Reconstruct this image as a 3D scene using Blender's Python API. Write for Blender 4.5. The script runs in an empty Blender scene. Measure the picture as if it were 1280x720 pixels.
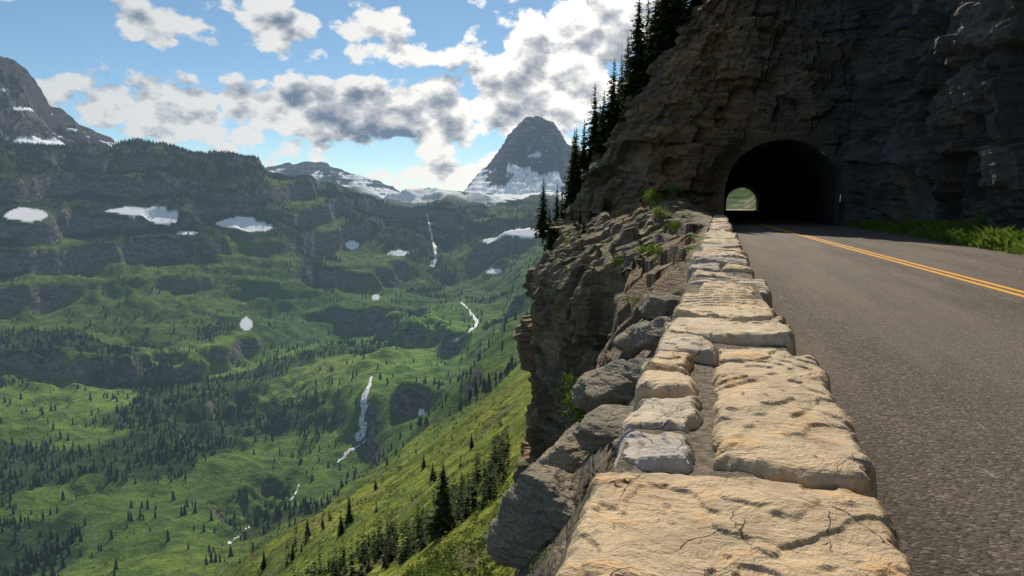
import bpy, math, numpy as np
from math import radians, sin, cos, pi
rng=np.random.default_rng(7)
sc=bpy.context.scene
# ------------------------------------------------ camera
FPX=853.0; TH=radians(16.77); PH=radians(6.95); CZ=1.25
cam=bpy.data.cameras.new("camera"); co=bpy.data.objects.new("camera",cam); sc.collection.objects.link(co)
cam.sensor_width=36; cam.lens=36*FPX/1280; cam.clip_start=0.05; cam.clip_end=40000
co.location=(0,0,CZ); co.rotation_euler=(pi/2-PH,0,TH); sc.camera=co
def pdir(u,v):
    a=(np.asarray(u,float)-640)/FPX; b=(360-np.asarray(v,float))/FPX
    f=cos(PH)+b*sin(PH)
    return -sin(TH)*f+cos(TH)*a, cos(TH)*f+sin(TH)*a, b*cos(PH)-sin(PH)
def pazel(u,v):
    x,y,z=pdir(u,v); return np.arctan2(x,y), np.arctan2(z,np.hypot(x,y))
# ------------------------------------------------ noise
def hsh(ix,iy,iz,seed=0):
    with np.errstate(over='ignore'):
        h=(ix.astype(np.int64)*374761393+iy.astype(np.int64)*668265263+iz.astype(np.int64)*1274126177+seed*97531).astype(np.uint32)
        h=(h^(h>>np.uint32(13)))*np.uint32(1274126177); h=h^(h>>np.uint32(16)); h=h*np.uint32(2246822519); h=h^(h>>np.uint32(15))
    return h.astype(np.float64)/4294967295.0
def vn(x,y,z,seed=0):
    x=np.asarray(x,float)+0*y; y=np.asarray(y,float)+0*x; z=np.asarray(z,float)+0*x
    fx,fy,fz=np.floor(x),np.floor(y),np.floor(z); tx,ty,tz=x-fx,y-fy,z-fz
    tx=tx*tx*(3-2*tx);ty=ty*ty*(3-2*ty);tz=tz*tz*(3-2*tz); r=0
    for i in (0,1):
        for j in (0,1):
            for k in (0,1):
                w=(tx if i else 1-tx)*(ty if j else 1-ty)*(tz if k else 1-tz)
                r=r+w*hsh(fx+i,fy+j,fz+k,seed)
    return r*2-1
def fbm(x,y,z,o=5,seed=0,g=.5):
    r=0;a=1;f=1;s=0
    for i in range(o):
        r=r+a*vn(x*f+i*7.3,y*f-i*3.1,z*f+i*1.7,seed+i); s+=a; a*=g; f*=2.03
    return r/s
def sst(a,b,x):
    t=np.clip((x-a)/(b-a),0,1); return t*t*(3-2*t)
# ------------------------------------------------ mesh helpers
def mk(name,V,F,mat,smooth=False,col=None,parent=None,link=True):
    V=np.ascontiguousarray(V,dtype=np.float32).reshape(-1,3); F=np.ascontiguousarray(F,dtype=np.int32)
    me=bpy.data.meshes.new(name); me.vertices.add(len(V)); me.vertices.foreach_set('co',V.ravel())
    k=F.shape[1]; me.loops.add(F.size); me.loops.foreach_set('vertex_index',F.ravel())
    me.polygons.add(len(F)); me.polygons.foreach_set('loop_start',np.arange(0,F.size,k,dtype=np.int32))
    me.update(calc_edges=True)
    me.polygons.foreach_set('use_smooth',np.full(len(F),smooth,dtype=bool))
    if col is not None:
        c=np.ones((len(V),4),dtype=np.float32); c[:,:3]=np.asarray(col).reshape(-1,3)
        at=me.attributes.new("tint",'FLOAT_COLOR','POINT'); at.data.foreach_set('color',c.ravel())
    if mat: me.materials.append(mat)
    if not link: return me
    o=bpy.data.objects.new(name,me); sc.collection.objects.link(o)
    if parent: o.parent=parent
    return o
def gridF(n,m):
    i=np.arange(n-1)[:,None]*m+np.arange(m-1)[None,:]
    return np.stack([i,i+1,i+m+1,i+m],-1).reshape(-1,4)
class Acc:
    def __init__(s): s.V=[];s.F=[];s.C=[];s.n=0
    def add(s,V,F,C=None):
        V=np.asarray(V,float).reshape(-1,3); s.V.append(V); s.F.append(np.asarray(F)+s.n); s.n+=len(V)
        if C is None: C=(1,1,1)
        C=np.asarray(C,float); s.C.append(np.broadcast_to(C,(len(V),3)))
    def out(s,name,mat,**k): return mk(name,np.concatenate(s.V),np.concatenate(s.F),mat,col=np.concatenate(s.C),**k)
# ------------------------------------------------ material helpers
class NT:
    def __init__(s,nt): s.nt=nt
    def n(s,t,ins=None,**p):
        nd=s.nt.nodes.new(t)
        for k,v in p.items(): setattr(nd,k,v)
        for k,v in (ins or {}).items(): s.put(nd.inputs[k],v)
        return nd
    def put(s,sock,v):
        if isinstance(v,bpy.types.NodeSocket): s.nt.links.new(v,sock)
        else: sock.default_value=v
    def m(s,op,a,b=0.0,c=None,clamp=False):
        nd=s.nt.nodes.new('ShaderNodeMath'); nd.operation=op; nd.use_clamp=clamp
        s.put(nd.inputs[0],a); s.put(nd.inputs[1],b)
        if c is not None: s.put(nd.inputs[2],c)
        return nd.outputs[0]
    def ss(s,x,a,b,lo=0.0,hi=1.0):
        nd=s.n('ShaderNodeMapRange',{'Value':x,'From Min':a,'From Max':b,'To Min':lo,'To Max':hi},interpolation_type='SMOOTHSTEP'); return nd.outputs[0]
    def mix(s,f,a,b,bt='MIX'):
        nd=s.nt.nodes.new('ShaderNodeMix'); nd.data_type='RGBA'; nd.blend_type=bt
        s.put(nd.inputs[0],f); s.put(nd.inputs[6],c4(a)); s.put(nd.inputs[7],c4(b)); return nd.outputs[2]
    def noise(s,vec,scale,detail=6,rough=.55,dist=0.0):
        return s.n('ShaderNodeTexNoise',{'Vector':vec,'Scale':scale,'Detail':min(detail,5),'Roughness':rough,'Distortion':dist}).outputs['Fac']
    def vor(s,vec,scale,feature='F1',out='Distance'):
        return s.n('ShaderNodeTexVoronoi',{'Vector':vec,'Scale':scale},feature=feature).outputs[out]
    def mp(s,vec,scale=(1,1,1),rot=(0,0,0)):
        return s.n('ShaderNodeMapping',{'Vector':vec,'Scale':scale,'Rotation':rot}).outputs[0]
    def bump(s,h,st,d,nrm=None):
        i={'Height':h,'Strength':st,'Distance':d}
        if nrm is not None: i['Normal']=nrm
        return s.n('ShaderNodeBump',i).outputs[0]
def c4(c):
    if isinstance(c,bpy.types.NodeSocket): return c
    return tuple(c)+(1,) if len(c)==3 else c
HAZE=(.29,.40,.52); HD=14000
def newmat(name):
    m=bpy.data.materials.new(name); m.use_nodes=True; nt=NT(m.node_tree); b=m.node_tree.nodes['Principled BSDF']
    nt.put(b.inputs['Specular IOR Level'],.25)
    nt.pos=nt.n('ShaderNodeNewGeometry').outputs['Position']; nt.nrm=nt.nt.nodes[-1].outputs['Normal']
    return m,nt,b
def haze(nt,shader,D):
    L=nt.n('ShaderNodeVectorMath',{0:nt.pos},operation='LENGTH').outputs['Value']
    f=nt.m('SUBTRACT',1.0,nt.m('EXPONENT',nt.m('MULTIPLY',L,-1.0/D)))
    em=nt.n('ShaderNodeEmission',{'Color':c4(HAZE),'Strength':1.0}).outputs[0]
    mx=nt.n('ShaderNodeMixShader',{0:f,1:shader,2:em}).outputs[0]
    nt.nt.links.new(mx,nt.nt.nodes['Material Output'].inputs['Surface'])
# rock
def rockmat(name,c1,c2,c3,sc_=1.0,bs=1.0,lichen=None):
    m,nt,b=newmat(name); p=nt.pos
    n1=nt.noise(p,.35*sc_,4,.6); n2=nt.noise(nt.mp(p,(.6,.6,4.5),(.05,.12,0)),1.3*sc_,8,.65); n3=nt.noise(p,9*sc_,8,.7)
    col=nt.mix(nt.ss(n2,.35,.65),c1,c2); col=nt.mix(nt.ss(n1,.48,.68),col,c3)
    col=nt.mix(nt.ss(n3,.3,.75),nt.mix(.5,col,(.02,.02,.02)),col)
    at=nt.n('ShaderNodeAttribute',attribute_name='tint').outputs['Color']
    col=nt.mix(1.0,col,at,'MULTIPLY')
    if lichen:
        up=nt.n('ShaderNodeSeparateXYZ',{0:nt.nrm}).outputs[2]
        f=nt.m('MULTIPLY',nt.ss(up,.35,.8),nt.ss(nt.noise(p,.8,4,.6),.48,.62)); col=nt.mix(f,col,lichen)
    nt.put(b.inputs['Base Color'],col); nt.put(b.inputs['Roughness'],.85)
    crack=nt.vor(nt.mp(p,(1,1,2.6),(.06,.1,.2)),2.2*sc_,'DISTANCE_TO_EDGE')
    crack=nt.ss(crack,0,.05)
    h=nt.m('ADD',nt.m('MULTIPLY',n2,1.2),nt.m('MULTIPLY',n3,.4)); h=nt.m('ADD',h,nt.m('MULTIPLY',crack,.12))
    nt.put(b.inputs['Normal'],nt.bump(h,1.0,.22*bs)); return m
M_rockW=rockmat("rock_warm",(.27,.235,.19),(.15,.138,.125),(.33,.27,.195),lichen=(.07,.11,.025))
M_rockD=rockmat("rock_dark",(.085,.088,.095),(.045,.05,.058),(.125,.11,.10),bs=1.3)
M_boul=rockmat("boulder_rock",(.42,.37,.30),(.30,.275,.235),(.46,.39,.29),sc_=4,bs=.2)
# wall stone
m,nt,b=newmat("wall_stone"); p=nt.pos
at=nt.n('ShaderNodeAttribute',attribute_name='tint').outputs['Color']
n1=nt.noise(p,5,6,.65,.4); n2=nt.noise(p,26,8,.72); n3=nt.noise(nt.mp(p,(1,1.5,1),(0,0,.8)),5.5,8,.66,.8)
col=nt.mix(nt.ss(n1,.38,.62),at,nt.mix(1.0,at,(.74,.75,.79),'MULTIPLY'))
col=nt.mix(nt.ss(n3,.50,.68,0,.75),col,nt.mix(1.0,at,(1.08,.88,.66),'MULTIPLY'))
col=nt.mix(nt.ss(n2,.30,.46,.5,0),col,(.19,.14,.095))
wv=nt.n('ShaderNodeVectorMath',{0:nt.mp(p,(2.2,.9,1),(0,0,1.15)),1:nt.n('ShaderNodeVectorMath',{0:nt.n('ShaderNodeTexNoise',{'Vector':p,'Scale':4.0,'Detail':4.0}).outputs['Color'],1:(.35,.35,.35)},operation='MULTIPLY').outputs[0]},operation='ADD').outputs[0]
cr=nt.vor(wv,2.6,'DISTANCE_TO_EDGE')
crk=nt.m('MULTIPLY',nt.ss(cr,.0,.009,1,0),nt.ss(nt.noise(p,5,3),.50,.60))
col=nt.mix(nt.m('MULTIPLY',crk,.8),col,(.09,.065,.045))
nt.put(b.inputs['Base Color'],col); nt.put(b.inputs['Roughness'],.8)
h=nt.m('ADD',nt.m('MULTIPLY',n3,.95),nt.m('MULTIPLY',n2,.42)); h=nt.m('SUBTRACT',h,nt.m('MULTIPLY',crk,.3)); h=nt.m('ADD',h,nt.m('MULTIPLY',nt.noise(p,130,3,.7),.12))
nt.put(b.inputs['Normal'],nt.bump(h,1.0,.028)); M_wall=m
m,nt,b=newmat("mortar"); p=nt.pos
col=nt.mix(nt.ss(nt.noise(p,40,6,.7),.35,.65),(.13,.11,.085),(.32,.27,.21)); nt.put(b.inputs['Base Color'],col); nt.put(b.inputs['Roughness'],.95)
nt.put(b.inputs['Normal'],nt.bump(nt.noise(p,60,6,.75),1.0,.02)); M_mort=m
# asphalt
m,nt,b=newmat("asphalt"); p=nt.pos
g=nt.noise(p,110,4,.8); vv=nt.n('ShaderNodeTexVoronoi',{'Vector':p,'Scale':60.0}); ag=vv.outputs['Distance']
spk=nt.n('ShaderNodeSeparateColor',{0:vv.outputs['Color']}).outputs[0]
big=nt.noise(nt.mp(p,(1,.10,1)),1.3,6,.6); pat=nt.noise(p,.5,5,.6)
col=nt.mix(nt.ss(big,.3,.7),(.080,.066,.057),(.17,.142,.118))
col=nt.mix(nt.ss(pat,.35,.7,0,.5),col,(.165,.136,.112))
col=nt.mix(nt.ss(spk,.72,1.0,0,.6),col,(.35,.30,.25)); col=nt.mix(nt.ss(spk,0,.3,.6,0),col,(.028,.024,.021))
col=nt.mix(nt.ss(nt.noise(nt.mp(p,(1,.22,1),(0,0,.3)),5,3,.5,1.0),.70,.72,0,.6),col,(.4,.38,.34))
X=nt.n('ShaderNodeSeparateXYZ',{0:p}).outputs[0]
ed=nt.m('ADD',X,nt.m('MULTIPLY',nt.m('SUBTRACT',nt.noise(p,2,5),.5),.9)); col=nt.mix(nt.ss(ed,.4,1.1,.55,0),col,(.085,.066,.05))
wd=nt.m('ABSOLUTE',nt.m('SUBTRACT',X,2.2)); col=nt.mix(nt.ss(wd,.25,1.2,.35,0),col,(.19,.165,.14))
nt.put(b.inputs['Base Color'],col); nt.put(b.inputs['Roughness'],.82)
h=nt.m('ADD',nt.m('MULTIPLY',ag,-1.0),g); nt.put(b.inputs['Normal'],nt.bump(h,1.0,.012)); M_asph=m
m,nt,b=newmat("yellow_paint"); p=nt.pos
col=nt.mix(nt.ss(nt.noise(p,30,6,.8),.28,.52,1,0),(.75,.36,.03),(.2,.14,.06)); nt.put(b.inputs['Base Color'],col); nt.put(b.inputs['Roughness'],.7)
nt.put(b.inputs['Normal'],nt.bump(nt.noise(p,110,4,.8),.6,.005)); M_yel=m
# terrain
m,nt,b=newmat("terrain"); p=nt.pos
at=nt.n('ShaderNodeAttribute',attribute_name='tint').outputs['Color']
nA=nt.noise(p,.035,5,.68); nB=nt.noise(p,.25,5,.7); nC=nt.noise(p,1.6,4,.7)
issn=nt.ss(nt.n('ShaderNodeSeparateColor',{0:at}).outputs[2],.35,.5)
dk_=nt.m('MULTIPLY',nt.ss(nA,.38,.62,.75,0),nt.m('SUBTRACT',1.0,issn))
col=nt.mix(dk_,at,nt.mix(1.0,at,(.35,.45,.48),'MULTIPLY'))
nz_=nt.n('ShaderNodeSeparateXYZ',{0:nt.nrm}).outputs[2]
stz=nt.noise(nt.mp(p,(1,1,2.2)),.06,5,.7)
rk=nt.mix(nt.ss(stz,.36,.62),(.06,.057,.057),(.27,.24,.21))
rf=nt.ss(nt.m('ADD',nz_,nt.m('MULTIPLY',nt.m('SUBTRACT',nA,.5),.6)),.60,.48)
dist=nt.n('ShaderNodeVectorMath',{0:p},operation='LENGTH').outputs['Value']
rf=nt.m('MULTIPLY',rf,nt.ss(dist,500,900)); rf=nt.m('MULTIPLY',rf,nt.ss(dist,3300,3600,1,0)); rf=nt.m('MULTIPLY',rf,nt.m('SUBTRACT',1.0,issn))
col=nt.mix(rf,col,rk)
nsn=nt.m('SUBTRACT',1.0,nt.m('MULTIPLY',issn,.85))
col=nt.mix(nt.m('MULTIPLY',nt.ss(nB,.38,.62,.65,0),nsn),col,nt.mix(1.0,col,(.35,.42,.42),'MULTIPLY'))
col=nt.mix(nt.m('MULTIPLY',nt.ss(nC,.4,.6,.5,0),nsn),col,nt.mix(1.0,col,(.4,.45,.35),'MULTIPLY'))
nt.put(b.inputs['Base Color'],col); nt.put(b.inputs['Roughness'],.95); nt.put(b.inputs['Specular IOR Level'],.05)
h=nt.m('ADD',nt.m('MULTIPLY',nA,11.0),nt.m('MULTIPLY',nB,2.6)); nt.put(b.inputs['Normal'],nt.bump(h,nt.m('MULTIPLY',nsn,.9),1.0))
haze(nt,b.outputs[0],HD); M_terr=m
def leafmat(name,c1,c2,tr=.3,hz=None,ns=1.0):
    m,nt,b=newmat(name); at=nt.n('ShaderNodeAttribute',attribute_name='tint').outputs['Color']
    col=nt.mix(nt.ss(nt.noise(nt.pos,ns,3,.6),.35,.65),c1,c2); col=nt.mix(1.0,col,at,'MULTIPLY')
    nt.put(b.inputs['Base Color'],col); nt.put(b.inputs['Roughness'],.75); nt.put(b.inputs['Specular IOR Level'],.1)
    tl=nt.n('ShaderNodeBsdfTranslucent',{'Color':col}).outputs[0]
    s=nt.n('ShaderNodeMixShader',{0:tr,1:b.outputs[0],2:tl}).outputs[0]
    nt.nt.links.new(s,nt.nt.nodes['Material Output'].inputs['Surface'])
    if hz: haze(nt,s,hz)
    return m
M_con=leafmat("conifer_needles",(.04,.065,.022),(.075,.10,.035),.25)
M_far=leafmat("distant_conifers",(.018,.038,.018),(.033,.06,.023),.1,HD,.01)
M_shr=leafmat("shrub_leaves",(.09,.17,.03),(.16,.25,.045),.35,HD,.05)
M_gra=leafmat("grass_blades",(.13,.22,.035),(.20,.28,.055),.4)
m,nt,b=newmat("bark"); nt.put(b.inputs['Base Color'],nt.mix(nt.ss(nt.noise(nt.mp(nt.pos,(8,8,1.5)),2,6,.7),.3,.7),(.05,.035,.025),(.16,.13,.10))); nt.put(b.inputs['Roughness'],.9); M_bark=m
m,nt,b=newmat("white_water"); col=nt.mix(nt.ss(nt.noise(nt.mp(nt.pos,(1,1,.18)),.35,6,.7),.38,.6),(.22,.25,.26),(.85,.88,.9)); nt.put(b.inputs['Base Color'],col); nt.put(b.inputs['Roughness'],.6)
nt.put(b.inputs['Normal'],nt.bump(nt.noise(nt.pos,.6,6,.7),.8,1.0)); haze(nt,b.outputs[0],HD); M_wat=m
# ------------------------------------------------ terrain
CP=[]
def col_(u,L):
    for v,r in L:
        x,y,z=pdir(u,v); CP.append((math.atan2(x,y),r,CZ+r*z/math.hypot(x,y)))
col_(-80,[(720,840),(560,1270),(450,1750),(370,2050),(300,2250),(240,2350),(180,2600)])
col_(0,[(720,800),(640,980),(560,1250),(450,1750),(370,2050),(300,2250),(240,2340),(184,2600)])
col_(100,[(720,740),(640,930),(560,1200),(470,1600),(400,1950),(310,2300),(288,2400),(240,2470),(187,2700)])
col_(200,[(720,600),(660,850),(560,1200),(470,1600),(400,1950),(330,2250),(292,2400),(240,2480),(191,2750)])
col_(300,[(720,380),(672,875),(600,1050),(540,1250),(470,1600),(400,1950),(330,2350),(297,2480),(245,2560),(200,2800)])
col_(400,[(720,130),(680,280),(640,520),(600,950),(560,1130),(500,1270),(450,1600),(400,1950),(340,2400),(300,2600),(262,2680),(231,2900)])
col_(455,[(555,1160),(472,1215),(440,1500)])
col_(500,[(720,75),(660,170),(600,350),(560,650),(525,1100),(485,1180),(430,1500),(390,1950),(340,2500),(300,2750),(264,3000)])
col_(560,[(720,52),(665,80),(600,170),(560,320),(520,700),(495,1150),(465,1230),(425,1560),(385,2000),(340,2650),(300,2780),(264,2950),(251,4000)])
col_(620,[(620,90),(560,170),(520,300),(480,600),(440,950),(410,1400),(370,2100),(335,2500),(300,2750),(264,3050),(250,4200)])
col_(680,[(500,200),(430,500),(400,900),(360,1700),(330,2200),(300,2500),(272,2900),(255,3300),(243,4300)])
col_(740,[(420,400),(350,1200),(310,2200),(266,2900),(247,4300)])
for u in (-80,0,100,200,300,400):
    a,_=pazel(u,200); CP.append((float(a),3600,60)); CP.append((float(a),5200,-50)); CP.append((float(a),8000,-50))
for u in (500,600,700): a,_=pazel(u,200); CP.append((float(a),8000,40))
for d in (-70,-54,-40,-28,-20): CP.append((radians(d),26,-16)); CP.append((radians(d),45,-27))
for d in (-66,-54,-45): CP.append((radians(d),110,-75)); CP.append((radians(d),350,-245))
for d in (-8,5,20,40,60):
    for r,z in ((26,-14),(60,-16),(150,-20),(600,-60),(2000,-150),(4500,-50),(8000,50)): CP.append((radians(d),r,z))
CP=np.array(CP); SA,SR=1/radians(9),2.2
A=np.stack([CP[:,0]*SA,np.log(CP[:,1])*SR],1); E=CP[:,2]/CP[:,1]
def U(r2): return np.where(r2>1e-12,r2*np.log(np.maximum(r2,1e-12)),0)
K=U(((A[:,None]-A[None])**2).sum(-1))+np.eye(len(A))*.02
Pm=np.concatenate([np.ones((len(A),1)),A],1); L=np.block([[K,Pm],[Pm.T,np.zeros((3,3))]])
W=np.linalg.solve(L,np.concatenate([E,np.zeros(3)]))
def tbase(az,r):
    a=az*SA; q=np.log(r)*SR; out=W[-3]+W[-2]*a+W[-1]*q
    for i in range(len(A)): out=out+W[i]*U((a-A[i,0])**2+(q-A[i,1])**2)
    return out*r
def theight(x,y):
    az=np.arctan2(x,y); r=np.hypot(x,y); z=tbase(az,r)
    k=sst(350,1100,r)
    rd=1-np.abs(fbm(x/330,y/330,0,5,3)*1.6)
    z=z+k*(rd-.6)*56*sst(5200,3000,r)+ fbm(x/90,y/90,0,5,9)*(1.0+18*k)+ fbm(x/12,y/12,0,4,19)*(.5+1.2*sst(60,300,r))
    for H,am,sd_,wq in ((96.0,.72,31,75),(31.,.45,37,60)):
        t=(z+fbm(x/420,y/420,0,4,sd_)*wq)/H; fr=t-np.floor(t); st=(sst(.66,.93,fr)-fr)*H
        z=z+st*k*am*sst(-.15,.35,fbm(x/300,y/300,0,4,sd_+46)+(.18 if H>50 else -.12))*sst(5000,3300,r)
    return z
az=np.concatenate([np.radians(np.arange(-80,-56,.6)),np.radians(np.arange(-56,0,.085)),np.radians(np.arange(0,70,.8))])
rr=np.exp(np.r_[np.linspace(math.log(24),math.log(600),210),np.linspace(math.log(603),math.log(3400),420),np.linspace(math.log(3430),math.log(9000),70)])
AZ,RR=np.meshgrid(az,rr,indexing='ij'); X=RR*np.sin(AZ); Y=RR*np.cos(AZ); Z=theight(X,Y)
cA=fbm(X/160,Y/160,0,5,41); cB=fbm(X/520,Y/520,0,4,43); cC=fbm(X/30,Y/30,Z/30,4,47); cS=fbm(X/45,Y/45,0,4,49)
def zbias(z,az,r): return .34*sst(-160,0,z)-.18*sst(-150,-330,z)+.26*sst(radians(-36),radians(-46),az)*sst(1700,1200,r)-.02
forest=sst(-.06,.12,cA+.35*cB+zbias(Z,AZ,RR))*sst(350,900,RR)  # forest floor, spread wider so its dark tint also stands for cloud shadow
azc,_=pazel(500,420); sunlit=np.exp(-((AZ-azc)/.17)**2-((RR-1600)/380)**2)+.8*np.exp(-((AZ+.72)/.2)**2-((RR-1500)/250)**2)  # sunlit valley patches, painted as brighter meadow colour
meadow=np.stack([.13+.06*cB+.04*cC,.20+.06*cB+.05*cC,.04+0*cB],-1)*(1+.9*np.clip(sunlit,0,1))[...,None]  # far meadow colour kept dark for cloud shade, lifted in the sun patches
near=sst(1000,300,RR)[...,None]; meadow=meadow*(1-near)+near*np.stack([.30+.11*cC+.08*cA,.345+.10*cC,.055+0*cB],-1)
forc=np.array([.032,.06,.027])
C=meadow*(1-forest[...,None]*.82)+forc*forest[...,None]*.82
sc2=sst(.22,.4,fbm(X/18,Y/18,0,4,88))*sst(600,200,RR)*.75
C=C*(1-sc2[...,None])+np.array([.20,.16,.09])*sc2[...,None]
C=np.minimum(C,.34)
def hit(u,v):
    x,y,z=pdir(u,v); h=math.hypot(x,y); r=np.exp(np.linspace(math.log(60),math.log(8500),2500))
    tz=theight(r*x/h,r*y/h); lz=CZ+r*z/h; k=np.argmax(tz>lz)
    if not (tz>lz).any(): k=1800
    return np.array([r[k]*x/h,r[k]*y/h,tz[k]]),r[k]
snow=np.zeros_like(Z)
for u,v,w,h in [(33,269,17,7),(182,271,36,5),(205,275,12,4),(300,281,34,6),(322,286,14,4),(440,307,8,5),(498,317,13,3),(308,405,7,6),(640,302,34,5),(672,291,34,5),(618,341,10,3),(235,291,12,2),(470,372,5,3),(527,517,5,4),(695,281,14,5)]:
    P,r=hit(u,v); w=w/FPX*r; hh=h/FPX*r; az0=math.atan2(P[0],P[1]); tx=(AZ-az0)*r; dr_=RR-r-tx*.12
    d=np.sqrt((tx/w)**2+(dr_/(hh*2.0))**2); fl=sst(1.9,1.15,d); Z=Z*(1-fl)+fl*(P[2]+dr_*.5)
    snow=np.maximum(snow,sst(1.04,.95,d+.45*cS))
sn2=fbm(X/210,Y/480,0,5,61)+.2*cC
snow=np.maximum(snow,sst(.0,.08,sn2+.22*sst(3200,3900,RR)+.0)*sst(3000,3350,RR)*sst(radians(-31),radians(-27),AZ))
C=C*(1-snow[...,None])+np.array([.85,.87,.9])*snow[...,None]
V=np.stack([X,Y,Z],-1)
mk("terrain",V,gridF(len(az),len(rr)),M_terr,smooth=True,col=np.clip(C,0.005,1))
th_=np.linspace(0,2*pi,73); rings=np.array([8,400,3000,30000.]); G=np.stack([np.outer(rings,np.sin(th_)),np.outer(rings,np.cos(th_)),np.broadcast_to(np.array([-30,-600,-700,-700.])[:,None],(4,73))],-1)
mk("ground",G,gridF(4,73),M_terr,col=np.broadcast_to([.05,.09,.03],(4*73,3)))
# ------------------------------------------------ peaks
def peak(name,prof,r,dep,basev,mat_c,snowl,seed,pw=1.2,n=420,mrows=160,terr=38.,strk=1.15):
    prof=np.array(prof,float); u=np.linspace(prof[0,0],prof[-1,0],n); v=np.interp(u,prof[:,0],prof[:,1])
    a,e=pazel(u,v); zc=CZ+r*np.tan(e); _,eb=pazel(u,np.full(n,basev)); zb=CZ+r*np.tan(eb)-30
    t=np.linspace(-1,1,mrows); Rr=r+t[None,:]*dep+0*a[:,None]; X=Rr*np.sin(a)[:,None]; Y=Rr*np.cos(a)[:,None]
    g=(1-np.abs(t))**pw
    Zc=zb[:,None]+np.maximum(zc-zb,5)[:,None]*g[None]
    am=(1-g[None])*g[None]*4
    Hh=(zc-zb)[:,None].clip(40)
    rd=1-np.abs(fbm(a[:,None]*r/170+fbm(X/300,Y/300,0,3,seed)*.7,Rr/700,0,5,seed+1)*1.7)
    Z=Zc+(rd-.55)*Hh*.26*am+fbm(X/60,Y/60,0,4,seed+2)*Hh*.045
    q=(Z+X*.05+25*fbm(X/200,Y/200,0,3,seed+4))/terr; fr=q-np.floor(q); Z=Z+(sst(.35,.9,fr)-fr)*terr*.38*sst(0,.15,g)[None]
    V=np.stack([X,Y,Z],-1); dA=np.gradient(V,axis=0); dR=np.gradient(V,axis=1); N=np.cross(dR,dA); N/=np.linalg.norm(N,axis=-1)[...,None]+1e-9
    nz=np.abs(N[...,2]); c=fbm(X/70,Y/70,Z/25,4,seed+5); hn=(Z-zb[:,None])/Hh.max()
    C=np.array(mat_c)*(1+.5*c[...,None])
    s=sst(-.02,.06,fbm(X/120,Y/300,Z/90,5,seed+7)+.3*(nz-.6)+snowl-strk*hn)
    C=C*(1-s[...,None])+np.array([.85,.88,.92])*s[...,None]
    return mk(name,V,gridF(n,mrows),M_terr,smooth=False,col=np.clip(C,.01,1))
peak("mountain_peak",[(540,262),(560,252),(578,240),(588,228),(600,214),(612,203),(622,190),(630,178),(635,166),(643,158),(655,149),(668,146),(682,147),(692,151),(700,163),(708,178),(722,187),(735,193),(748,197),(760,212),(790,235),(830,255)],5200,1100,262,(.072,.075,.088),.52,101,.95,strk=1.75)
peak("mountain_peak",[(-260,30),(-120,30),(-60,40),(0,68),(18,72),(34,88),(50,108),(62,128),(85,142),(100,155),(122,163),(140,174),(152,184),(200,205),(260,230)],3900,1100,235,(.075,.062,.065),.14,131,.9,strk=1.3)
peak("mountain_ridge",[(260,235),(300,222),(335,208),(360,204),(385,202),(408,204),(415,208),(440,216),(470,225),(490,233),(505,242),(540,244),(570,241),(620,250),(660,262)],6200,1300,268,(.08,.09,.11),.56,151,1.0)
# ------------------------------------------------ streams
def stream(name,paths):
    acc=Acc()
    for pts,w in paths:
        pts=np.array(pts,float); w0,w1=(w if isinstance(w,tuple) else (w,w))
        kk=np.linspace(0,len(pts)-1,len(pts)*4); uv=np.stack([np.interp(kk,range(len(pts)),pts[:,i]) for i in (0,1)],1)
        P=[hit(u,v) for u,v in uv]; R=np.array([q[1] for q in P]); P=np.array([q[0] for q in P])
        s=np.arange(len(P)); k=np.linspace(0,len(P)-1,len(P)*5); Q=np.stack([np.interp(k,s,P[:,i]) for i in range(3)],1); rs=np.interp(k,s,R)
        ww=np.linspace(w0,w1,len(k)); azq=np.arctan2(Q[:,0],Q[:,1])+fbm(k*.25,0*k,0*k,3,5)*ww*.5/rs; ww=ww*(.75+.35*fbm(k*.4,0*k,0*k,3,6))
        rows=[]
        for j in (-1,-.4,.4,1):
            a2=azq+j*ww*(.5+.25*vn(k*.8+j*9,0*k,0*k,9))/rs; r2=rs-3; x=r2*np.sin(a2);y=r2*np.cos(a2); z=np.maximum(theight(x,y),Q[:,2]-3)+1.5-abs(j)*1.0; rows.append(np.stack([x,y,z],1))
        acc.add(np.stack(rows,1),gridF(len(k),4))
    return acc.out(name,M_wat,smooth=True)
stream("waterfall",[([(534,270),(537,285),(541,300),(545,318),(541,334)],(10,20))])
stream("waterfall",[([(465,470),(459,485),(456,505),(453,525),(453,550)],(9,19)),([(456,552),(442,560),(432,568),(422,578)],(12,5))])
stream("mountain_stream",[([(577,378),(588,390),(598,402),(588,414),(570,427)],(10,14)),([(374,606),(366,622),(355,635)],4),([(312,658),(298,670),(286,680)],5)])
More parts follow.
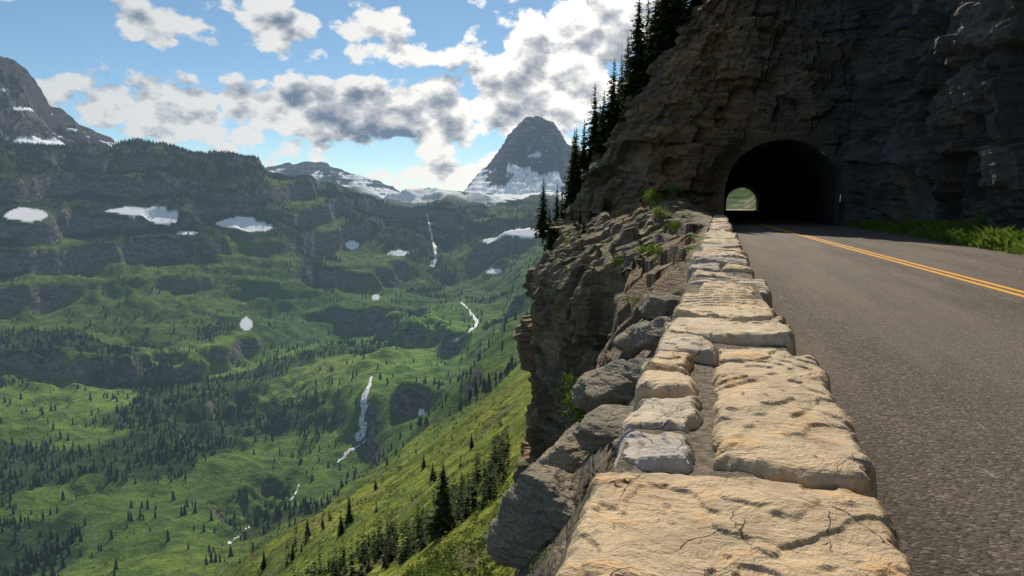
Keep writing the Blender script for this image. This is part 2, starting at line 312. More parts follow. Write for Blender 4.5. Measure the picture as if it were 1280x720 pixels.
# ------------------------------------------------ forests
def cones(name,P,H,Wd,mat,layers=2,sides=5,seed=0):
    g=np.random.default_rng(seed); n=len(P); V=[];F=[]
    for l in range(layers):
        b0=H*(l/layers*.85); tp=H*min(1.0,(l+1.55)/layers) if l<layers-1 else H; wr=Wd*(1-l/layers*.72)
        ang=g.random(n)[:,None]*6.28+np.arange(sides)[None]*2*pi/sides; rad=(wr[:,None]*.5)*(0.75+.5*g.random((n,sides)))
        ring=np.stack([P[:,0:1]+rad*np.cos(ang),P[:,1:2]+rad*np.sin(ang),P[:,2:3]+b0[:,None]+g.random((n,sides))*H[:,None]*.05],-1)
        tip=np.stack([P[:,0],P[:,1],P[:,2]+tp],-1)[:,None]
        base=(len(V) and sum(v.shape[0] for v in V)) or 0
        VV=np.concatenate([ring,tip],1).reshape(-1,3); i=np.arange(n)[:,None]*(sides+1)+base
        k=np.arange(sides)[None]; F.append(np.stack([i+k,i+(k+1)%sides,i+sides+0*k],-1).reshape(-1,3)); V.append(VV)
    V=np.concatenate(V); c=np.repeat(.6+.8*g.random(n),sides+1); C=np.tile(np.stack([c]*3,1),(layers,1))
    return mk(name,V,np.concatenate(F),mat,col=C)
N=170000; a=np.radians(rng.uniform(-58,-8,N)); r=np.sqrt(rng.uniform(650**2,3100**2,N)); x=r*np.sin(a);y=r*np.cos(a)
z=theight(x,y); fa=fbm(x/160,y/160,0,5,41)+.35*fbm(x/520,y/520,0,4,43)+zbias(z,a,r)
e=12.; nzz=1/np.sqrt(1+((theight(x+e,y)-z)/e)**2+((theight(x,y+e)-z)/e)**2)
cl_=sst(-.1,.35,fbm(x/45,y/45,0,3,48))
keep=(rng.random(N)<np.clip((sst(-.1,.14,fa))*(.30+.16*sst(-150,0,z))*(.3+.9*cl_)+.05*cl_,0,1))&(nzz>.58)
# no trees on the snow patches
ia=np.clip(np.searchsorted(az,a),0,len(az)-1); ir=np.clip(np.searchsorted(rr,r),0,len(rr)-1); keep&=(snow[ia,ir]<.3)&(np.abs(Z[ia,ir]-z)<8)
x,y,z,r=x[keep],y[keep],z[keep],r[keep]; H=rng.uniform(7,16,len(x)); print("far trees",len(x))
cones("distant_forest",np.stack([x,y,z-1],1),H,H*rng.uniform(.28,.4,len(x)),M_far,2,5)
def conifer(H,R,whorls,br,segs,seed,pieces=4,dr=.35):
    g=np.random.default_rng(seed)
    zs=np.linspace(.06,.985,whorls)**.95
    Vs=[];Cs=[]
    for zf in zs:
        Lr=R*(1-zf)**.8*(1+.15*g.standard_normal())+.04*R
        nb=max(3,int(br*(1-zf*.5))); off=g.random()*6.28
        for b_ in range(nb):
            if g.random()<.1: continue
            an=off+b_*6.283/nb+g.normal(0,.25); Lb=Lr*g.uniform(.6,1.2); d=np.array([cos(an),sin(an)]); sd=np.array([-d[1],d[0]])
            z0=zf*H+g.normal(0,.006*H)
            for q in range(pieces):
                t0=q/pieces; t1=min(1.0,(q+1.35)/pieces); w=Lb*(.30*(1-t0)+.1)*g.uniform(.7,1.3)
                zz=lambda t:z0-dr*Lb*t+.25*dr*Lb*t*t*1.3
                tw=g.normal(0,.35)
                p0=np.array([*(d*Lb*t0),zz(t0)]); p1=np.array([*(d*Lb*t1),zz(t1)-g.uniform(0,.08)*Lb])
                mid=(p0*.6+p1*.4); l=mid+np.array([*(sd*w),-w*.35+tw*w]); rr_=mid-np.array([*(sd*w),w*.35+tw*w])
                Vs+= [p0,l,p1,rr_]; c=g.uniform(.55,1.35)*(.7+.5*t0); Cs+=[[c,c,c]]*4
    V=np.array(Vs); F=np.arange(len(V)).reshape(-1,4); return V,F,np.array(Cs)
def trunkVF(H,r0,n=8,rings=6):
    z=np.linspace(-.5,H*.97,rings); rad=r0*(1-z.clip(0)/H*.93); a=np.arange(n+1)*2*pi/n
    V=np.stack([np.outer(rad,np.cos(a))+.02*np.sin(z*1.3)[:,None],np.outer(rad,np.sin(a)),np.broadcast_to(z[:,None],(rings,n+1))],-1); return V.reshape(-1,3),gridF(rings,n+1)
tm=[conifer(1.0,.17,14,6,1,s,2) for s in (1,2,3)]
acc=Acc(); cnt=0
NN=4200; a=np.radians(rng.uniform(-50,-17,NN)); r=np.exp(rng.uniform(math.log(75),math.log(900),NN)); x=r*np.sin(a);y=r*np.cos(a)
z=theight(x,y); dn=fbm(x/50,y/50,0,4,91)
keep=(dn>.27)&(rng.random(NN)<.35)|(rng.random(NN)<.02)
for X0,Y0,Z0 in zip(x[keep],y[keep],z[keep]):
    Vt,Ft,Ct=tm[rng.integers(3)]; h=rng.uniform(3.0,8); an=rng.random()*6.28; c,s=cos(an),sin(an); wv=rng.uniform(.8,1.3)
    Q=np.stack([(Vt[:,0]*c-Vt[:,1]*s)*h*wv+X0,(Vt[:,0]*s+Vt[:,1]*c)*h*wv+Y0,Vt[:,2]*h+Z0-.3],1); acc.add(Q,Ft,Ct*rng.uniform(.6,1.1)); cnt+=1
print("slope trees",cnt); acc.out("hillside_conifers",M_con)
NN=14000; a=np.radians(rng.uniform(-50,-17,NN)); r=np.exp(rng.uniform(math.log(45),math.log(800),NN)); x=r*np.sin(a);y=r*np.cos(a); z=theight(x,y)
keep=fbm(x/25,y/25,0,4,95)>rng.uniform(-.2,.4,NN); x,y,z,r=x[keep],y[keep],z[keep],r[keep]; n=len(x); q=18
S=rng.uniform(.3,1.0,n)*(.5+r/420); cen=np.stack([x,y,z],1)[:,None]+rng.normal(0,1,(n,q,3))*S[:,None,None]*np.array([.6,.6,.3])+np.array([0,0,.3])*S[:,None,None]
o=rng.normal(0,1,(n,q,4,3))*S[:,None,None,None]*.22; Vq=(cen[:,:,None]+o).reshape(-1,3); F=np.arange(len(Vq)).reshape(-1,4)
cc=np.repeat(rng.uniform(.45,1.2,n*q),4)*np.repeat(rng.uniform(.45,1.3,n),q*4); mk("hillside_shrubs",Vq,F,M_shr,col=np.stack([cc*1.2,cc*1.05,cc],1)); print("shrubs",n)
# ------------------------------------------------ rock displacement
def blocks(s,zz,levels,seed=0):
    out=0
    for i,(th,wd,amp) in enumerate(levels):
        q=zz/th+.55*vn(zz/th*.45,s*0.02,0*zz,seed+i)+.25*vn(s/wd*.3,zz/th*.2,0*zz,seed+9+i); k=np.floor(q)
        b=np.floor(s/wd*(.6+.9*hsh(k,k*0,k*0,seed+i))+hsh(k,k*0+3,k*0,seed+i)*17+.3*vn(s/wd,zz/th,0*zz,seed+20+i))
        out=out+amp*(hsh(k,b,k*0+i,seed)*2-1)+amp*.6*(hsh(k,k*0,k*0+5,seed)*2-1)
    return out
def resample(P,step):
    P=np.array(P,float); d=np.r_[0,np.cumsum(np.hypot(*np.diff(P,axis=0).T))]; n=int(d[-1]/step); s=np.linspace(0,d[-1],n)
    X=np.interp(s,d,P[:,0]);Y=np.interp(s,d,P[:,1]); k=np.ones(9)/9
    Xp=np.convolve(np.pad(X,4,'edge'),k,'valid');Yp=np.convolve(np.pad(Y,4,'edge'),k,'valid'); return s,Xp,Yp
def tcol(P,seed):
    c=1+.4*fbm(P[...,0]/3,P[...,1]/3,P[...,2]/1.0,4,seed)+.3*fbm(P[...,0]/12,P[...,1]/12,P[...,2]*2.5,2,seed+9)
    o=sst(.05,.35,fbm(P[...,0]/4,P[...,1]/4,P[...,2]/9,4,seed+15)); return np.stack([c*(1+.18*o),c,c*(1-.18*o)],-1)
TCX=3.6; TW=3.3; TS=2.05
def arch_sd(x,z):
    zz=z-TS; up=1-np.sqrt((((x-TCX)/TW)**2)+(np.maximum(zz,0)/(5.15-TS))**2); return up*TW
def arch_pt(x,z):
    zz=np.maximum(z-TS,0)/(5.15-TS); xx=(x-TCX)/TW; k=1/np.maximum(np.sqrt(xx**2+zz**2),1e-6)
    X=TCX+(x-TCX)*k; Zn=np.where(z>TS,TS+(z-TS)*k,z); return X,Zn
s,px,py=resample([(-15,110),(-13,75),(-11.5,54),(-10,47),(-6,44.6),(-2,44.8),(0,45),(7.3,45),(7.9,44.6),(8.6,41),(9.4,34),(10.3,24),(10.8,12),(11.3,0),(12,-18)],.13)
zz=np.arange(-34,30,.13); S_,Zz=np.meshgrid(s,zz,indexing='ij'); PX=px[:,None]+0*Zz; PY=py[:,None]+0*Zz
nx=np.gradient(py);ny=-np.gradient(px); l=np.hypot(nx,ny); nx/=l; ny/=l
sg=-1 if ny[len(ny)//2]>0 else 1; nx*=sg;ny*=sg
f=np.clip(1-.0308*Zz,.12,1.04); left=PX<8
XX=np.where(left,8-(8-PX)*np.where(PX<-1,f,1+(f-1)*sst(7.5,-1,PX)),PX-.06*np.maximum(Zz,0)*sst(8,9.5,PX))
YY=PY+.16*np.maximum(Zz-7,0)*sst(9,6,PX)
sd=arch_sd(XX,Zz); front=(PY<46.5)&(PX<8)&(PX>-3); near_=np.where(front,sst(1.6,.1,-sd),0); near_=np.where(front&(Zz<-.3),0,near_)
D=blocks(S_,Zz+.10*S_+.5*fbm(XX/3,YY/3,Zz/3,3,5),[(2.9,4.5,.7),(1.0,1.7,.36),(.36,.7,.15)],11)+fbm(XX/9,YY/9,Zz/9,5,13)*1.8+fbm(XX/1.5,YY/1.5,Zz/1.5,5,17)*.5
dg=np.abs(fbm((S_+Zz*.55)/6,(Zz)/25,0*Zz,4,23)); D=D-(1.2*sst(.12,0,dg))*sst(7,8.5,PX)
D=D*(1-.9*near_); low=sst(7,8,PX); D=D*(1-low*.5*sst(2,0,Zz))
XX=XX+nx[:,None]*D; YY=YY+ny[:,None]*D
ins=(arch_sd(XX,Zz)>0)&front&(Zz>-.6)
V=np.stack([XX,YY,Zz],-1); n_,m_=Zz.shape; F=gridF(n_,m_); I=ins.ravel()
allin=I[F].all(1); F2=F[~allin]; bd=np.zeros(n_*m_,bool); bd[np.unique(F2)]=True; bd&=I
Vf=V.reshape(-1,3); ax,azz=arch_pt(Vf[:,0],Vf[:,2]); Vf[bd,0]=ax[bd]; Vf[bd,2]=azz[bd]
shaded=sst(1,8,Vf[:,0]+.25*(45-Vf[:,1])+2.5*fbm(Vf[:,0]/6,Vf[:,1]/6,Vf[:,2]/6,3,29)); 
Ct=tcol(Vf,31)*(np.array([1.18,1.02,.87])*(1-shaded[:,None])+np.array([.56,.62,.76])*shaded[:,None])  # rock tint carries painted light: warm lit left, cool shaded right face
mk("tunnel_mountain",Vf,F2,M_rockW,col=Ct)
def bore():
    a=np.linspace(0,pi,41); X=np.r_[[TW]*8,TW*np.cos(a)[1:-1],[-TW]*8]; Zb=np.r_[np.linspace(-.3,TS,8),TS+(5.15-TS)*np.sin(a)[1:-1],np.linspace(TS,-.3,8)]
    ys=np.r_[np.arange(44.75,60,.3),np.arange(60,171,1.2)]; XX=X[None]+TCX+.010*(ys[:,None]-45)+0*Zb[None]; ZZ=Zb[None]+0*ys[:,None]; YY=ys[:,None]+0*XX
    d=fbm(XX/1.2,YY/1.2,ZZ/1.2,4,3)*.12; k=np.hypot(X,Zb-2); XX=XX+X/k*d; ZZ=ZZ+np.where(ZZ>1,(Zb-2)/k*d,0)
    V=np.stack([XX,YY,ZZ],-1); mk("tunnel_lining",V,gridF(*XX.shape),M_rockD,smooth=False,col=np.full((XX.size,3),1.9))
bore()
yy=np.linspace(168,420,120); xx=np.linspace(-25,45,90); XX,YY=np.meshgrid(xx,yy,indexing='ij'); d=np.maximum(np.abs(XX-4.8)-3.6,0)
ZZ=-.05+np.where(XX>4.8,d*.8,-.1*d)+fbm(XX/4,YY/4,0,4,3)*np.minimum(d*.5,1.6)+sst(215,320,YY)*18
hc=sst(.0,.2,fbm(XX/5,YY/5,0,4,8))[...,None]; mk("hillside",np.stack([XX,YY,ZZ],-1),gridF(90,120),M_terr,smooth=True,col=np.array([.10,.17,.035])*(1-hc)+np.array([.34,.28,.22])*hc)
# ------------------------------------------------ roadside cliff
ys=np.arange(-6,62,.10)
yk=[-6,2,4,5.5,7,10,14,17,20,22,23.5,25,27,30,33,36,40,46,62]; xk=[-.9,-1.0,-1.1,-1.15,-1.15,-1.25,-1.5,-1.75,-2.1,-2.5,-3.3,-5.0,-6.9,-7.9,-8.0,-7.8,-8.8,-10.5,-15]
xe=np.interp(ys,yk,xk); xe=np.convolve(np.pad(xe,5,'edge'),np.ones(11)/11,'valid')+.3*fbm(ys/2.2,0*ys,0*ys,4,3)*sst(0,12,ys)
zt=np.interp(ys,[-6,3,6,10,14,18,22,26,30,34,45,62],[-1.0,-.95,-.9,-.5,-.2,-.2,-.6,-1.3,-1.6,-1.2,-.4,-.3])
nt_,nf_=44,260
wz=np.interp(ys,[-6,7,12,40],[.05,.10,.55,.75])
t=np.linspace(0,1,nt_); X1=-.27+(xe[:,None]+.27)*t[None]; Z1=wz[:,None]+(zt[:,None]-wz[:,None])*(t[None]**1.2); Y1=ys[:,None]+0*X1
dz=np.linspace(0,1,nf_)**1.1*29; 
tx=np.gradient(xe);ty=np.gradient(ys); l=np.hypot(tx,ty); onx=-ty/l; ony=tx/l
X2=xe[:,None]+onx[:,None]*.05*dz[None]; Y2=ys[:,None]+ony[:,None]*.05*dz[None]; Z2=zt[:,None]-dz[None]
sarc=np.r_[0,np.cumsum(np.hypot(np.diff(xe),np.diff(ys)))][:,None]
k2=sst(0,14,ys)[:,None]*.8+.2
D=blocks(sarc+0*Z2,Z2+.04*sarc+.2*fbm(X2/2,Y2/2,Z2/2,3,5),[(2.2,2.2,.42),(.7,1.1,.22),(.24,.5,.10)],51)+fbm(X2/3,Y2/3,Z2/12,5,53)*.8+fbm(X2/.8,Y2/.8,Z2/.8,4,57)*.14
D=D*k2*sst(-.5,1.2,dz)[None]
cr=np.abs(vn(sarc/1.9+.2*fbm(X2,Y2,Z2/3,3,4),0*sarc,0*sarc,66)); D=D-1.3*sst(.18,0,cr+0*Z2)*k2
X2=X2+onx[:,None]*D; Y2=Y2+ony[:,None]*D
wy=fbm(X1/1.5,Y1/1.5,0,3,8)
dtop=(blocks(Y1+.5*wy,X1*1.3+.4*wy+.3*Y1,[(1.3,1.7,.26),(.5,.7,.15)],71)*(.3+.7*sst(3,10,Y1))+fbm(X1/.7,Y1/.7,0,4,73)*.15)*sst(.0,.3,t)[None]
Z1=Z1+dtop+sst(24,40,Y1)*np.minimum(1,t*3)[None]*.8*(1-t[None])*2
X=np.concatenate([X1,X2[:,1:]],1);Y=np.concatenate([Y1,Y2[:,1:]],1);Z=np.concatenate([Z1,Z2[:,1:]],1)
V=np.stack([X,Y,Z],-1); Ct=tcol(V,75)*np.array([1.22,1.08,.93])
mk("roadside_cliff",V,gridF(*X.shape),M_rockW,col=Ct)
# ------------------------------------------------ boulders
def boulder(acc,c,s,seed,res=48,flat=.75):
    g=np.random.default_rng(seed); u=np.linspace(0,pi,res); v=np.linspace(0,2*pi,res*2); U_,V_=np.meshgrid(u,v,indexing='ij')
    d=np.stack([np.sin(U_)*np.cos(V_),np.sin(U_)*np.sin(V_),np.cos(U_)],-1)
    n=g.normal(0,1,(18,3)); n/=np.linalg.norm(n,axis=1,keepdims=True); o=g.uniform(.66,1.0,18)
    q=d@n.T; rr=np.where(q>.05,o/np.maximum(q,.05),9); rr=-np.log(np.exp(-rr*20).sum(-1))/20; rr=np.minimum(rr,1.3)
    Q=d*rr[...,None]; Q=Q*(1+.16*fbm(Q[...,0]*2.2+seed,Q[...,1]*2.2,Q[...,2]*4,6,seed,.55)[...,None])*np.array([g.uniform(.9,1.25),g.uniform(.9,1.25),flat])*s
    acc.add(Q+np.array(c),gridF(res,res*2),np.array([1,.97,.92])*g.uniform(.8,1.1))
B=[(-.90,3.65,-.62,.37),(-.60,4.25,-.28,.18),(-.64,4.75,-.34,.22),(-.98,4.9,-.66,.28),(-.48,5.3,-.06,.17),(-.75,5.7,-.28,.25),(-1.0,6.3,-.5,.27),(-.52,6.4,.03,.19),(-.8,7.2,-.18,.24),(-.58,8.0,.1,.2),(-.45,3.4,-.2,.1),(-.42,3.75,-.12,.12),(-.52,2.95,-.42,.14),(-.38,4.6,.0,.1),(-1.15,4.3,-.9,.2)]
for i,(x,y,z,s_) in enumerate(B):
    acc=Acc(); boulder(acc,(x,y,z),s_,230+i,res=90 if i<4 else 50); acc.out("boulder",M_boul)
# ------------------------------------------------ road, markings, verge
def strip(name,x0f,x1f,y0,y1,z,mat,n=200,m=2,zf=None):
    y=np.linspace(y0,y1,n); t=np.linspace(0,1,m); X=x0f(y)[:,None]*(1-t)+x1f(y)[:,None]*t; Y=y[:,None]+0*X; Z=z+0*X
    if zf: Z=zf(X,Y,t[None]+0*X)
    return mk(name,np.stack([X,Y,Z],-1),gridF(n,m)[:,::-1],mat)
strip("road",lambda y:.30+0*y,lambda y:7.25+.12*np.sin(y*.3)+np.where(y>44,.6,0),-25,240,0,M_asph)
cl=lambda y:np.where(y<45,4.62-.043*y,2.69+(y-45)*.016)
strip("center_line",lambda y:cl(y)-.16,lambda y:cl(y)-.05,-20,235,.004,M_yel,400)
strip("center_line",lambda y:cl(y)+.05,lambda y:cl(y)+.16,-20,235,.004,M_yel,400)
m,nt,b=newmat("verge_soil"); col=nt.mix(nt.ss(nt.noise(nt.pos,1.2,6,.7),.4,.6),(.12,.10,.07),(.08,.14,.03)); nt.put(b.inputs['Base Color'],col); nt.put(b.inputs['Roughness'],.95); nt.put(b.inputs['Normal'],nt.bump(nt.noise(nt.pos,12,6,.7),1,.05)); M_soil=m
vz=lambda X,Y,T:-.03+T*.55+.12*fbm(X/1.2,Y/1.2,0,4,3)*np.minimum(T*3,1)
strip("roadside_verge",lambda y:7.15+0*y,lambda y:12.5+0*y,-25,46,0,M_soil,240,24,vz)
strip("road_shoulder",lambda y:-.35+0*y,lambda y:.45+0*y,-25,46,-.03,M_mort)
def blades(acc,P,h,w,g,lean=.35):
    n=len(P); a=g.random(n)*6.28; H=h*g.uniform(.6,1.2,n); ln=g.normal(0,lean,(n,2))*H[:,None]
    d=np.stack([np.cos(a),np.sin(a),0*a],1)*w*g.uniform(.6,1.4,n)[:,None]
    tip=P+np.concatenate([ln,H[:,None]],1); mid=P+np.concatenate([ln*.35,H[:,None]*.6],1)
    V=np.stack([P-d,P+d,tip+d*.15,mid-d*1.1],1); F=np.arange(n*4).reshape(-1,4); c=np.repeat(g.uniform(.4,1.3,n),4)
    acc.add(V,F,np.stack([c,c,c*.9],1))
g=np.random.default_rng(5); acc=Acc(); n=80000; y=g.uniform(8,44,n); T=g.random(n)**.8; x=7.25+T*np.clip(3.2-.03*y,1,4)
kk=fbm(x/.8,y/.8,0,4,14); k=kk>-.22; x,y,kk=x[k],y[k],kk[k]; T=(x-7.15)/5.35; z=vz(x,y,T); blades(acc,np.stack([x,y,z-.02],1),.14+.5*np.clip(kk+.1,0,1),.014,g,.4); acc.out("roadside_grass",M_gra)
def leafplant(name,c,s,n,seed,mat=M_shr,yel=1.25):
    g=np.random.default_rng(seed); cl_=g.normal(0,.45,(9,3))*s*np.array([1,1,.5])+np.array([0,0,.35*s]); idx=g.integers(9,size=n)
    P=np.array(c)+cl_[idx]+g.normal(0,.2,(n,3))*s; a=g.normal(0,1,(n,3)); a/=np.linalg.norm(a,axis=1,keepdims=True); b_=np.cross(a,g.normal(0,1,(n,3))); b_/=np.linalg.norm(b_,axis=1,keepdims=True)
    L_=s*.075*g.uniform(.6,1.4,n)[:,None]; V=np.stack([P,P+a*L_+b_*L_*.4,P+a*L_*2,P+a*L_-b_*L_*.4],1); c_=np.repeat(g.uniform(.6,1.5,n),4)
    mk(name,V,np.arange(n*4).reshape(-1,4),mat,col=np.stack([c_*yel,c_*1.05,c_*.7],1))
for i,(x,y,z,s_) in enumerate([(-1.22,6.6,-.78,.26),(-1.15,6.9,-.68,.2),(-.75,3.15,-.60,.12),(-.62,3.3,-.50,.09),(-1.0,9.3,-.1,.12),(-2.0,19,-.2,.3),(-3.2,24,-.8,.4),(-2.6,31,.8,.4),(-3.5,38,1.5,.6),(-2.4,41,2.0,.4),(-5.5,41,.5,.5),(-4.5,43.2,1.8,.5),(-7.5,37,-1.0,.5),(-1.3,15,.2,.2),(-1.3,22,.5,.25),(9.3,38,.5,.5),(9.8,31,.5,.5),(10,25,.6,.5)]):
    leafplant("leafy_shrub",(x,y,z),s_,1300,300+i)
# ------------------------------------------------ conifers near
con=[]
for i in range(4):
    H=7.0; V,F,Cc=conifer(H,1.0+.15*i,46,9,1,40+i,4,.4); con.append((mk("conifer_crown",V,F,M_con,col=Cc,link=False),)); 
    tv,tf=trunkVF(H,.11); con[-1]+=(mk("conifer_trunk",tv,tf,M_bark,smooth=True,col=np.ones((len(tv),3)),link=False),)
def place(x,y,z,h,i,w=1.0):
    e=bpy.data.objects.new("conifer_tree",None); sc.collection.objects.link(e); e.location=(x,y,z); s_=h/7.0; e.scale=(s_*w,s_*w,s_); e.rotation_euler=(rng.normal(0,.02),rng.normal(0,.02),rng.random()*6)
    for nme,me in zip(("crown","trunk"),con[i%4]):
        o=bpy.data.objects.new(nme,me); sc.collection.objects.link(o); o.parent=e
def xl(z): return 8-(8+11.6)*min(1.04,max(.12,1-.0308*z))
zs=[-3.0,-2.4,-1.9,-1.2,-.7,-.2,.4,.8,1.4,1.9,2.4,3.0,3.4,4.2,5.0,5.8,6.6,7.6,8.6,9.4,10.5,11.5,12.8,14,15.5,17,18.5]
for i,z in enumerate(zs):
    place(xl(z)+.4+rng.uniform(-.5,.9),rng.uniform(49,57),z-.2,rng.uniform(3.6,6.0) if z<3 else rng.uniform(4.6,8.2),i,rng.uniform(.8,1.15))
for i in range(60):
    z=rng.uniform(-3,14); place(xl(z)+rng.uniform(-.9,1.0),rng.uniform(50,70),z-.3,rng.uniform(3.8,7.2),i,rng.uniform(.75,1.1))
for x,y,z,h in [(-8.6,44,-1.5,2.6),(-7.9,43.5,-1.0,2.0),(-9.6,46,-2,3.2),(-7.0,44,0,2.2),(-10.2,47,-2.5,2.8),(-7.6,40,-1.2,1.8),(-8.4,41,-1.4,2.2)]: place(x,y,z,h,int(h*10),1.2)
P,r_=hit(556,668); place(P[0],P[1],P[2]-.4,108/FPX*r_,1,1.35)
for u,v,hp in [(437,655,40),(427,668,30),(385,672,28),(366,700,24),(541,600,26),(590,560,22),(470,612,16),(530,585,20),(330,712,26),(404,662,20)]:
    P,r_=hit(u,v); place(P[0],P[1],P[2]-.3,hp/FPX*r_,u,1.1)
# ------------------------------------------------ guard wall
acc=Acc()
TAN=[(.62,.475,.30),(.58,.455,.30),(.56,.475,.36),(.64,.51,.34),(.46,.41,.345),(.61,.50,.35)]
def stone(x0,x1,y0,y1,zt,seed,res,tint,thick=.22,tilt=0):
    nx_=max(8,int((x1-x0)/res)); ny_=max(8,int((y1-y0)/res)); a=np.linspace(-1,1,nx_);b=np.linspace(-1,1,ny_); A_,B_=np.meshgrid(a,b,indexing='ij')
    kx=1-.05*np.abs(B_)**6; ky=1-.05*np.abs(A_)**6
    cx,cy=(x0+x1)/2,(y0+y1)/2; hx,hy=(x1-x0)/2,(y1-y0)/2
    sk=((seed*37)%11-5)/5*.12
    X=cx+A_*hx*kx; Y=cy+B_*hy*ky+A_*min(hy,.3)*sk
    e=np.minimum((1-np.abs(A_))*hx,(1-np.abs(B_))*hy)
    w=sst(.14,0,e); X=X+w*.06*fbm(X*5+seed,Y*5,0,5,seed,.6); Y=Y+w*.045*fbm(X*5,Y*5+seed,0,5,seed+1,.6)
    wp=.2*fbm(X*3,Y*3+seed,0,3,seed+9)
    f_=fbm(X*2.0+Y*.7+seed+wp,Y*2.1-X*.9+wp,0,5,seed+2,.47); q=f_*7; fr=q-np.floor(q); stp=(np.floor(q)+sst(.84,1,fr))/7
    Z=zt+.055*stp+.02*f_+.007*fbm(X*14,Y*14,0,5,seed+3)+tilt*A_*hx-.035*(1-np.clip(e/.03,0,1))**2*(1+.8*fbm(X*12,Y*12,0,3,seed+4))-.008*sst(.16,.0,e)
    V=np.stack([X,Y,Z],-1); Vp=np.pad(V,((2,2),(2,2),(0,0)),mode='edge'); dn=np.zeros(Vp.shape[:2]); dn[[0,-1],:]=thick;dn[:,[0,-1]]=thick
    dn[1,1:-1]=thick*.5;dn[-2,1:-1]=thick*.5;dn[1:-1,1]=thick*.5;dn[1:-1,-2]=thick*.5
    Vp[...,2]-=dn; bul=(dn>thick*.4)&(dn<thick*.6); Vp[...,0]+=np.where(bul,.012*np.sign(Vp[...,0]-cx),0)
    t_=np.array(tint)*(1+.15*fbm(Vp[...,0]*1.5,Vp[...,1]*1.5,0,3,seed+6)[...,None]); acc.add(Vp,gridF(*Vp.shape[:2])[:,::-1],t_.reshape(-1,3))
stone(-.31,.365,-.9,.42,.645,1,.012,TAN[0]); 
stone(-.27,.37,.44,1.62,.645,2,.005,TAN[0])
stone(.0,.37,1.65,2.88,.655,3,.0065,TAN[1],tilt=.02)
stone(-.25,-.05,1.65,1.92,.65,4,.006,(.50,.47,.42)); stone(-.26,-.04,1.94,2.26,.66,5,.006,TAN[2]); stone(-.24,-.055,2.29,2.52,.645,6,.006,TAN[3]); stone(-.25,-.07,2.54,2.86,.66,7,.006,TAN[0])
stone(.03,.33,2.90,3.2,.645,8,.008,TAN[3]); stone(-.24,.0,2.89,3.3,.64,9,.008,TAN[2]); 
stone(-.25,.36,3.33,3.95,.65,10,.009,TAN[5]); stone(-.22,.34,3.98,4.75,.64,11,.01,TAN[3])
y=4.8;i=20; g=np.random.default_rng(77)
while y<41:
    L_=g.uniform(.35,1.05); zt_=.645+g.normal(0,.03); x0=-.23+g.normal(0,.035); x1=.345+g.normal(0,.035); res=max(.012,y*.0022)
    if g.random()<.28:
        xm=g.uniform(-.05,.15); stone(x0,xm-.02,y,y+L_,zt_,i,res,TAN[g.integers(6)]); stone(xm+.02,x1,y,y+L_,zt_+g.normal(0,.015),i+500,res,TAN[g.integers(6)])
    else: stone(x0,x1,y,y+L_,zt_+(0.06 if g.random()<.25 else 0),i,res,TAN[g.integers(6)])
    y+=L_+g.uniform(.025,.06); i+=1
for side in (-1,1):
    for zc in (.42,.20,-.02):
        y=-.9+g.random()*.3
        while y<41:
            L_=g.uniform(.3,.8); xa,xb=((-.23,-.05) if side<0 else (.15,.325)); stone(xa,xb,y,y+L_,zc-.01,i,.05,TAN[g.integers(6)],thick=.2); y+=L_+.03; i+=1
wall=acc.out("stone_guard_wall",M_wall)
yy=np.arange(-.9,41.2,.02); xx=np.linspace(-.225,.315,46); XX,YY=np.meshgrid(xx,yy,indexing='ij'); ZZ=.598+.02*fbm(XX*12,YY*12,0,4,4)
V=np.pad(np.stack([XX,YY,ZZ],-1),((1,1),(1,1),(0,0)),mode='edge'); V[[0,-1],:,2]=-.2;V[:,[0,-1],2]=-.2
mo=mk("mortar",V,gridF(*V.shape[:2])[:,::-1],M_mort); mo.parent=wall
# ------------------------------------------------ world
SAZ,SEL=radians(-14),radians(42)
w=bpy.data.worlds.new("World"); sc.world=w; w.use_nodes=True; wt=NT(w.node_tree); bg=w.node_tree.nodes['Background']
try:
    w.cycles.sampling_method='MANUAL'; w.cycles.sample_map_resolution=256
except Exception as ex: print(ex)
sky=wt.n('ShaderNodeTexSky',sky_type='NISHITA',sun_disc=False,sun_elevation=SEL,sun_rotation=SAZ,altitude=1800.0,air_density=1.0,dust_density=.6)
wt.put(bg.inputs[0],wt.mix(1.0,sky.outputs[0],(.82,.98,1.0),'MULTIPLY')); wt.put(bg.inputs[1],.095)
tc=wt.n('ShaderNodeTexCoord').outputs['Generated']; sp=wt.n('ShaderNodeSeparateXYZ',{0:tc}); 
azn=wt.m('ARCTAN2',sp.outputs[0],sp.outputs[1]); eln=wt.m('ARCSINE',sp.outputs[2])
masks=[(300,130,240,42,.22),(640,100,95,70,.26),(760,50,90,75,.24),(380,35,120,30,.15),(470,150,110,45,.14),(190,30,30,25,.17),(180,72,140,14,-.18),(430,90,100,8,-.12),(60,70,70,40,-.10),(555,50,30,50,-.16),(600,212,160,16,.14),(250,178,200,10,-.02),(560,130,25,60,.10)]
gs=None
for u,v,su,sv,am in masks:
    a0,e0=pazel(u,v); sa=su/FPX*1.0; se=sv/FPX
    dx=wt.m('MULTIPLY_ADD',azn,1/sa,-float(a0)/sa); dy=wt.m('MULTIPLY_ADD',eln,1/se,-float(e0)/se)
    q=wt.m('MULTIPLY_ADD',dx,dx,wt.m('MULTIPLY',dy,dy))
    gg=wt.m('EXPONENT',wt.m('MULTIPLY',q,-1.0)); gs=wt.m('MULTIPLY',gg,am) if gs is None else wt.m('MULTIPLY_ADD',gg,am,gs)
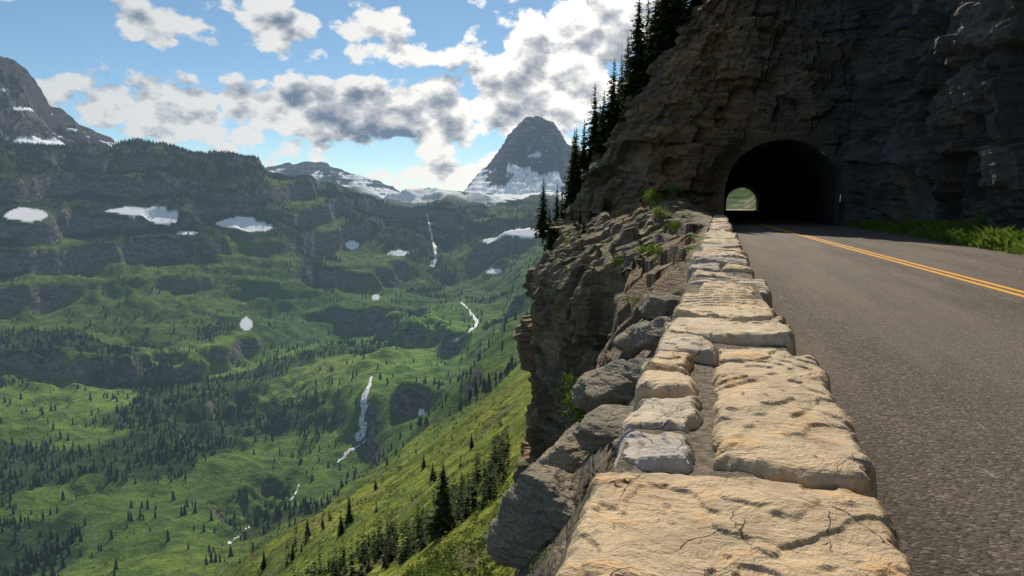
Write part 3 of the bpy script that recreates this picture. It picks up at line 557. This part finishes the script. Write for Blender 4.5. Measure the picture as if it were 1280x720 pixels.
def dens(da,de,det=5):
    cv=wt.n('ShaderNodeCombineXYZ',{0:wt.m('ADD',azn,da),1:wt.m('MULTIPLY',wt.m('ADD',eln,de),1.45),2:.61}).outputs[0]
    a_=wt.n('ShaderNodeTexNoise',{'Vector':cv,'Scale':11.0,'Detail':det,'Roughness':.60,'Distortion':.0}).outputs['Fac']
    v_=wt.n('ShaderNodeTexVoronoi',{'Vector':cv,'Scale':22.0}).outputs['Distance']
    return wt.m('MULTIPLY_ADD',wt.m('MULTIPLY',v_,v_),-.28,a_)
n0=dens(0,0,9.0); n1=dens(-.006,.020,7.0)
d0=wt.m('SUBTRACT',wt.m('ADD',n0,gs),.475)
d1=wt.m('SUBTRACT',wt.m('ADD',n1,gs),.475)
alpha=wt.ss(d0,.0,.08)
th=wt.m('ADD',wt.ss(d0,.06,.32,0,.30),wt.ss(d1,.02,.28,-.1,.5),clamp=True)
th=wt.m('ADD',th,wt.m('MULTIPLY',wt.m('SUBTRACT',n1,n0),3.0),clamp=True)
a0,e0=pazel(745,45); dx=wt.m('MULTIPLY_ADD',azn,1/.19,-float(a0)/.19); dy=wt.m('MULTIPLY_ADD',eln,1/.13,-float(e0)/.13)
glow=wt.m('EXPONENT',wt.m('MULTIPLY',wt.m('MULTIPLY_ADD',dx,dx,wt.m('MULTIPLY',dy,dy)),-1.0))
edge=wt.mix(wt.ss(azn,-.9,-.3),(.68,.72,.74),(.96,.95,.92)); edge=wt.mix(wt.m('MULTIPLY',glow,.85),edge,(1.4,1.35,1.25))
dk=wt.mix(wt.m('MULTIPLY',glow,.35),(.18,.245,.34),(.65,.65,.66))
ccol=wt.mix(th,edge,dk)
b2=wt.n('ShaderNodeBackground',{0:ccol,1:1.0}); mx=wt.n('ShaderNodeMixShader',{0:alpha,1:bg.outputs[0],2:b2.outputs[0]})
w.node_tree.links.new(mx.outputs[0],w.node_tree.nodes['World Output'].inputs[0])
sl=bpy.data.lights.new("sun",'SUN'); sl.energy=5.0; sl.angle=radians(.5); sl.color=(1,.90,.74); so=bpy.data.objects.new("sun",sl); sc.collection.objects.link(so)
import mathutils
d=mathutils.Vector((sin(SAZ)*cos(SEL),cos(SAZ)*cos(SEL),sin(SEL))); so.rotation_euler=d.to_track_quat('Z','Y').to_euler()
sc.view_settings.view_transform='Standard'; sc.view_settings.look='None'; sc.view_settings.exposure=0
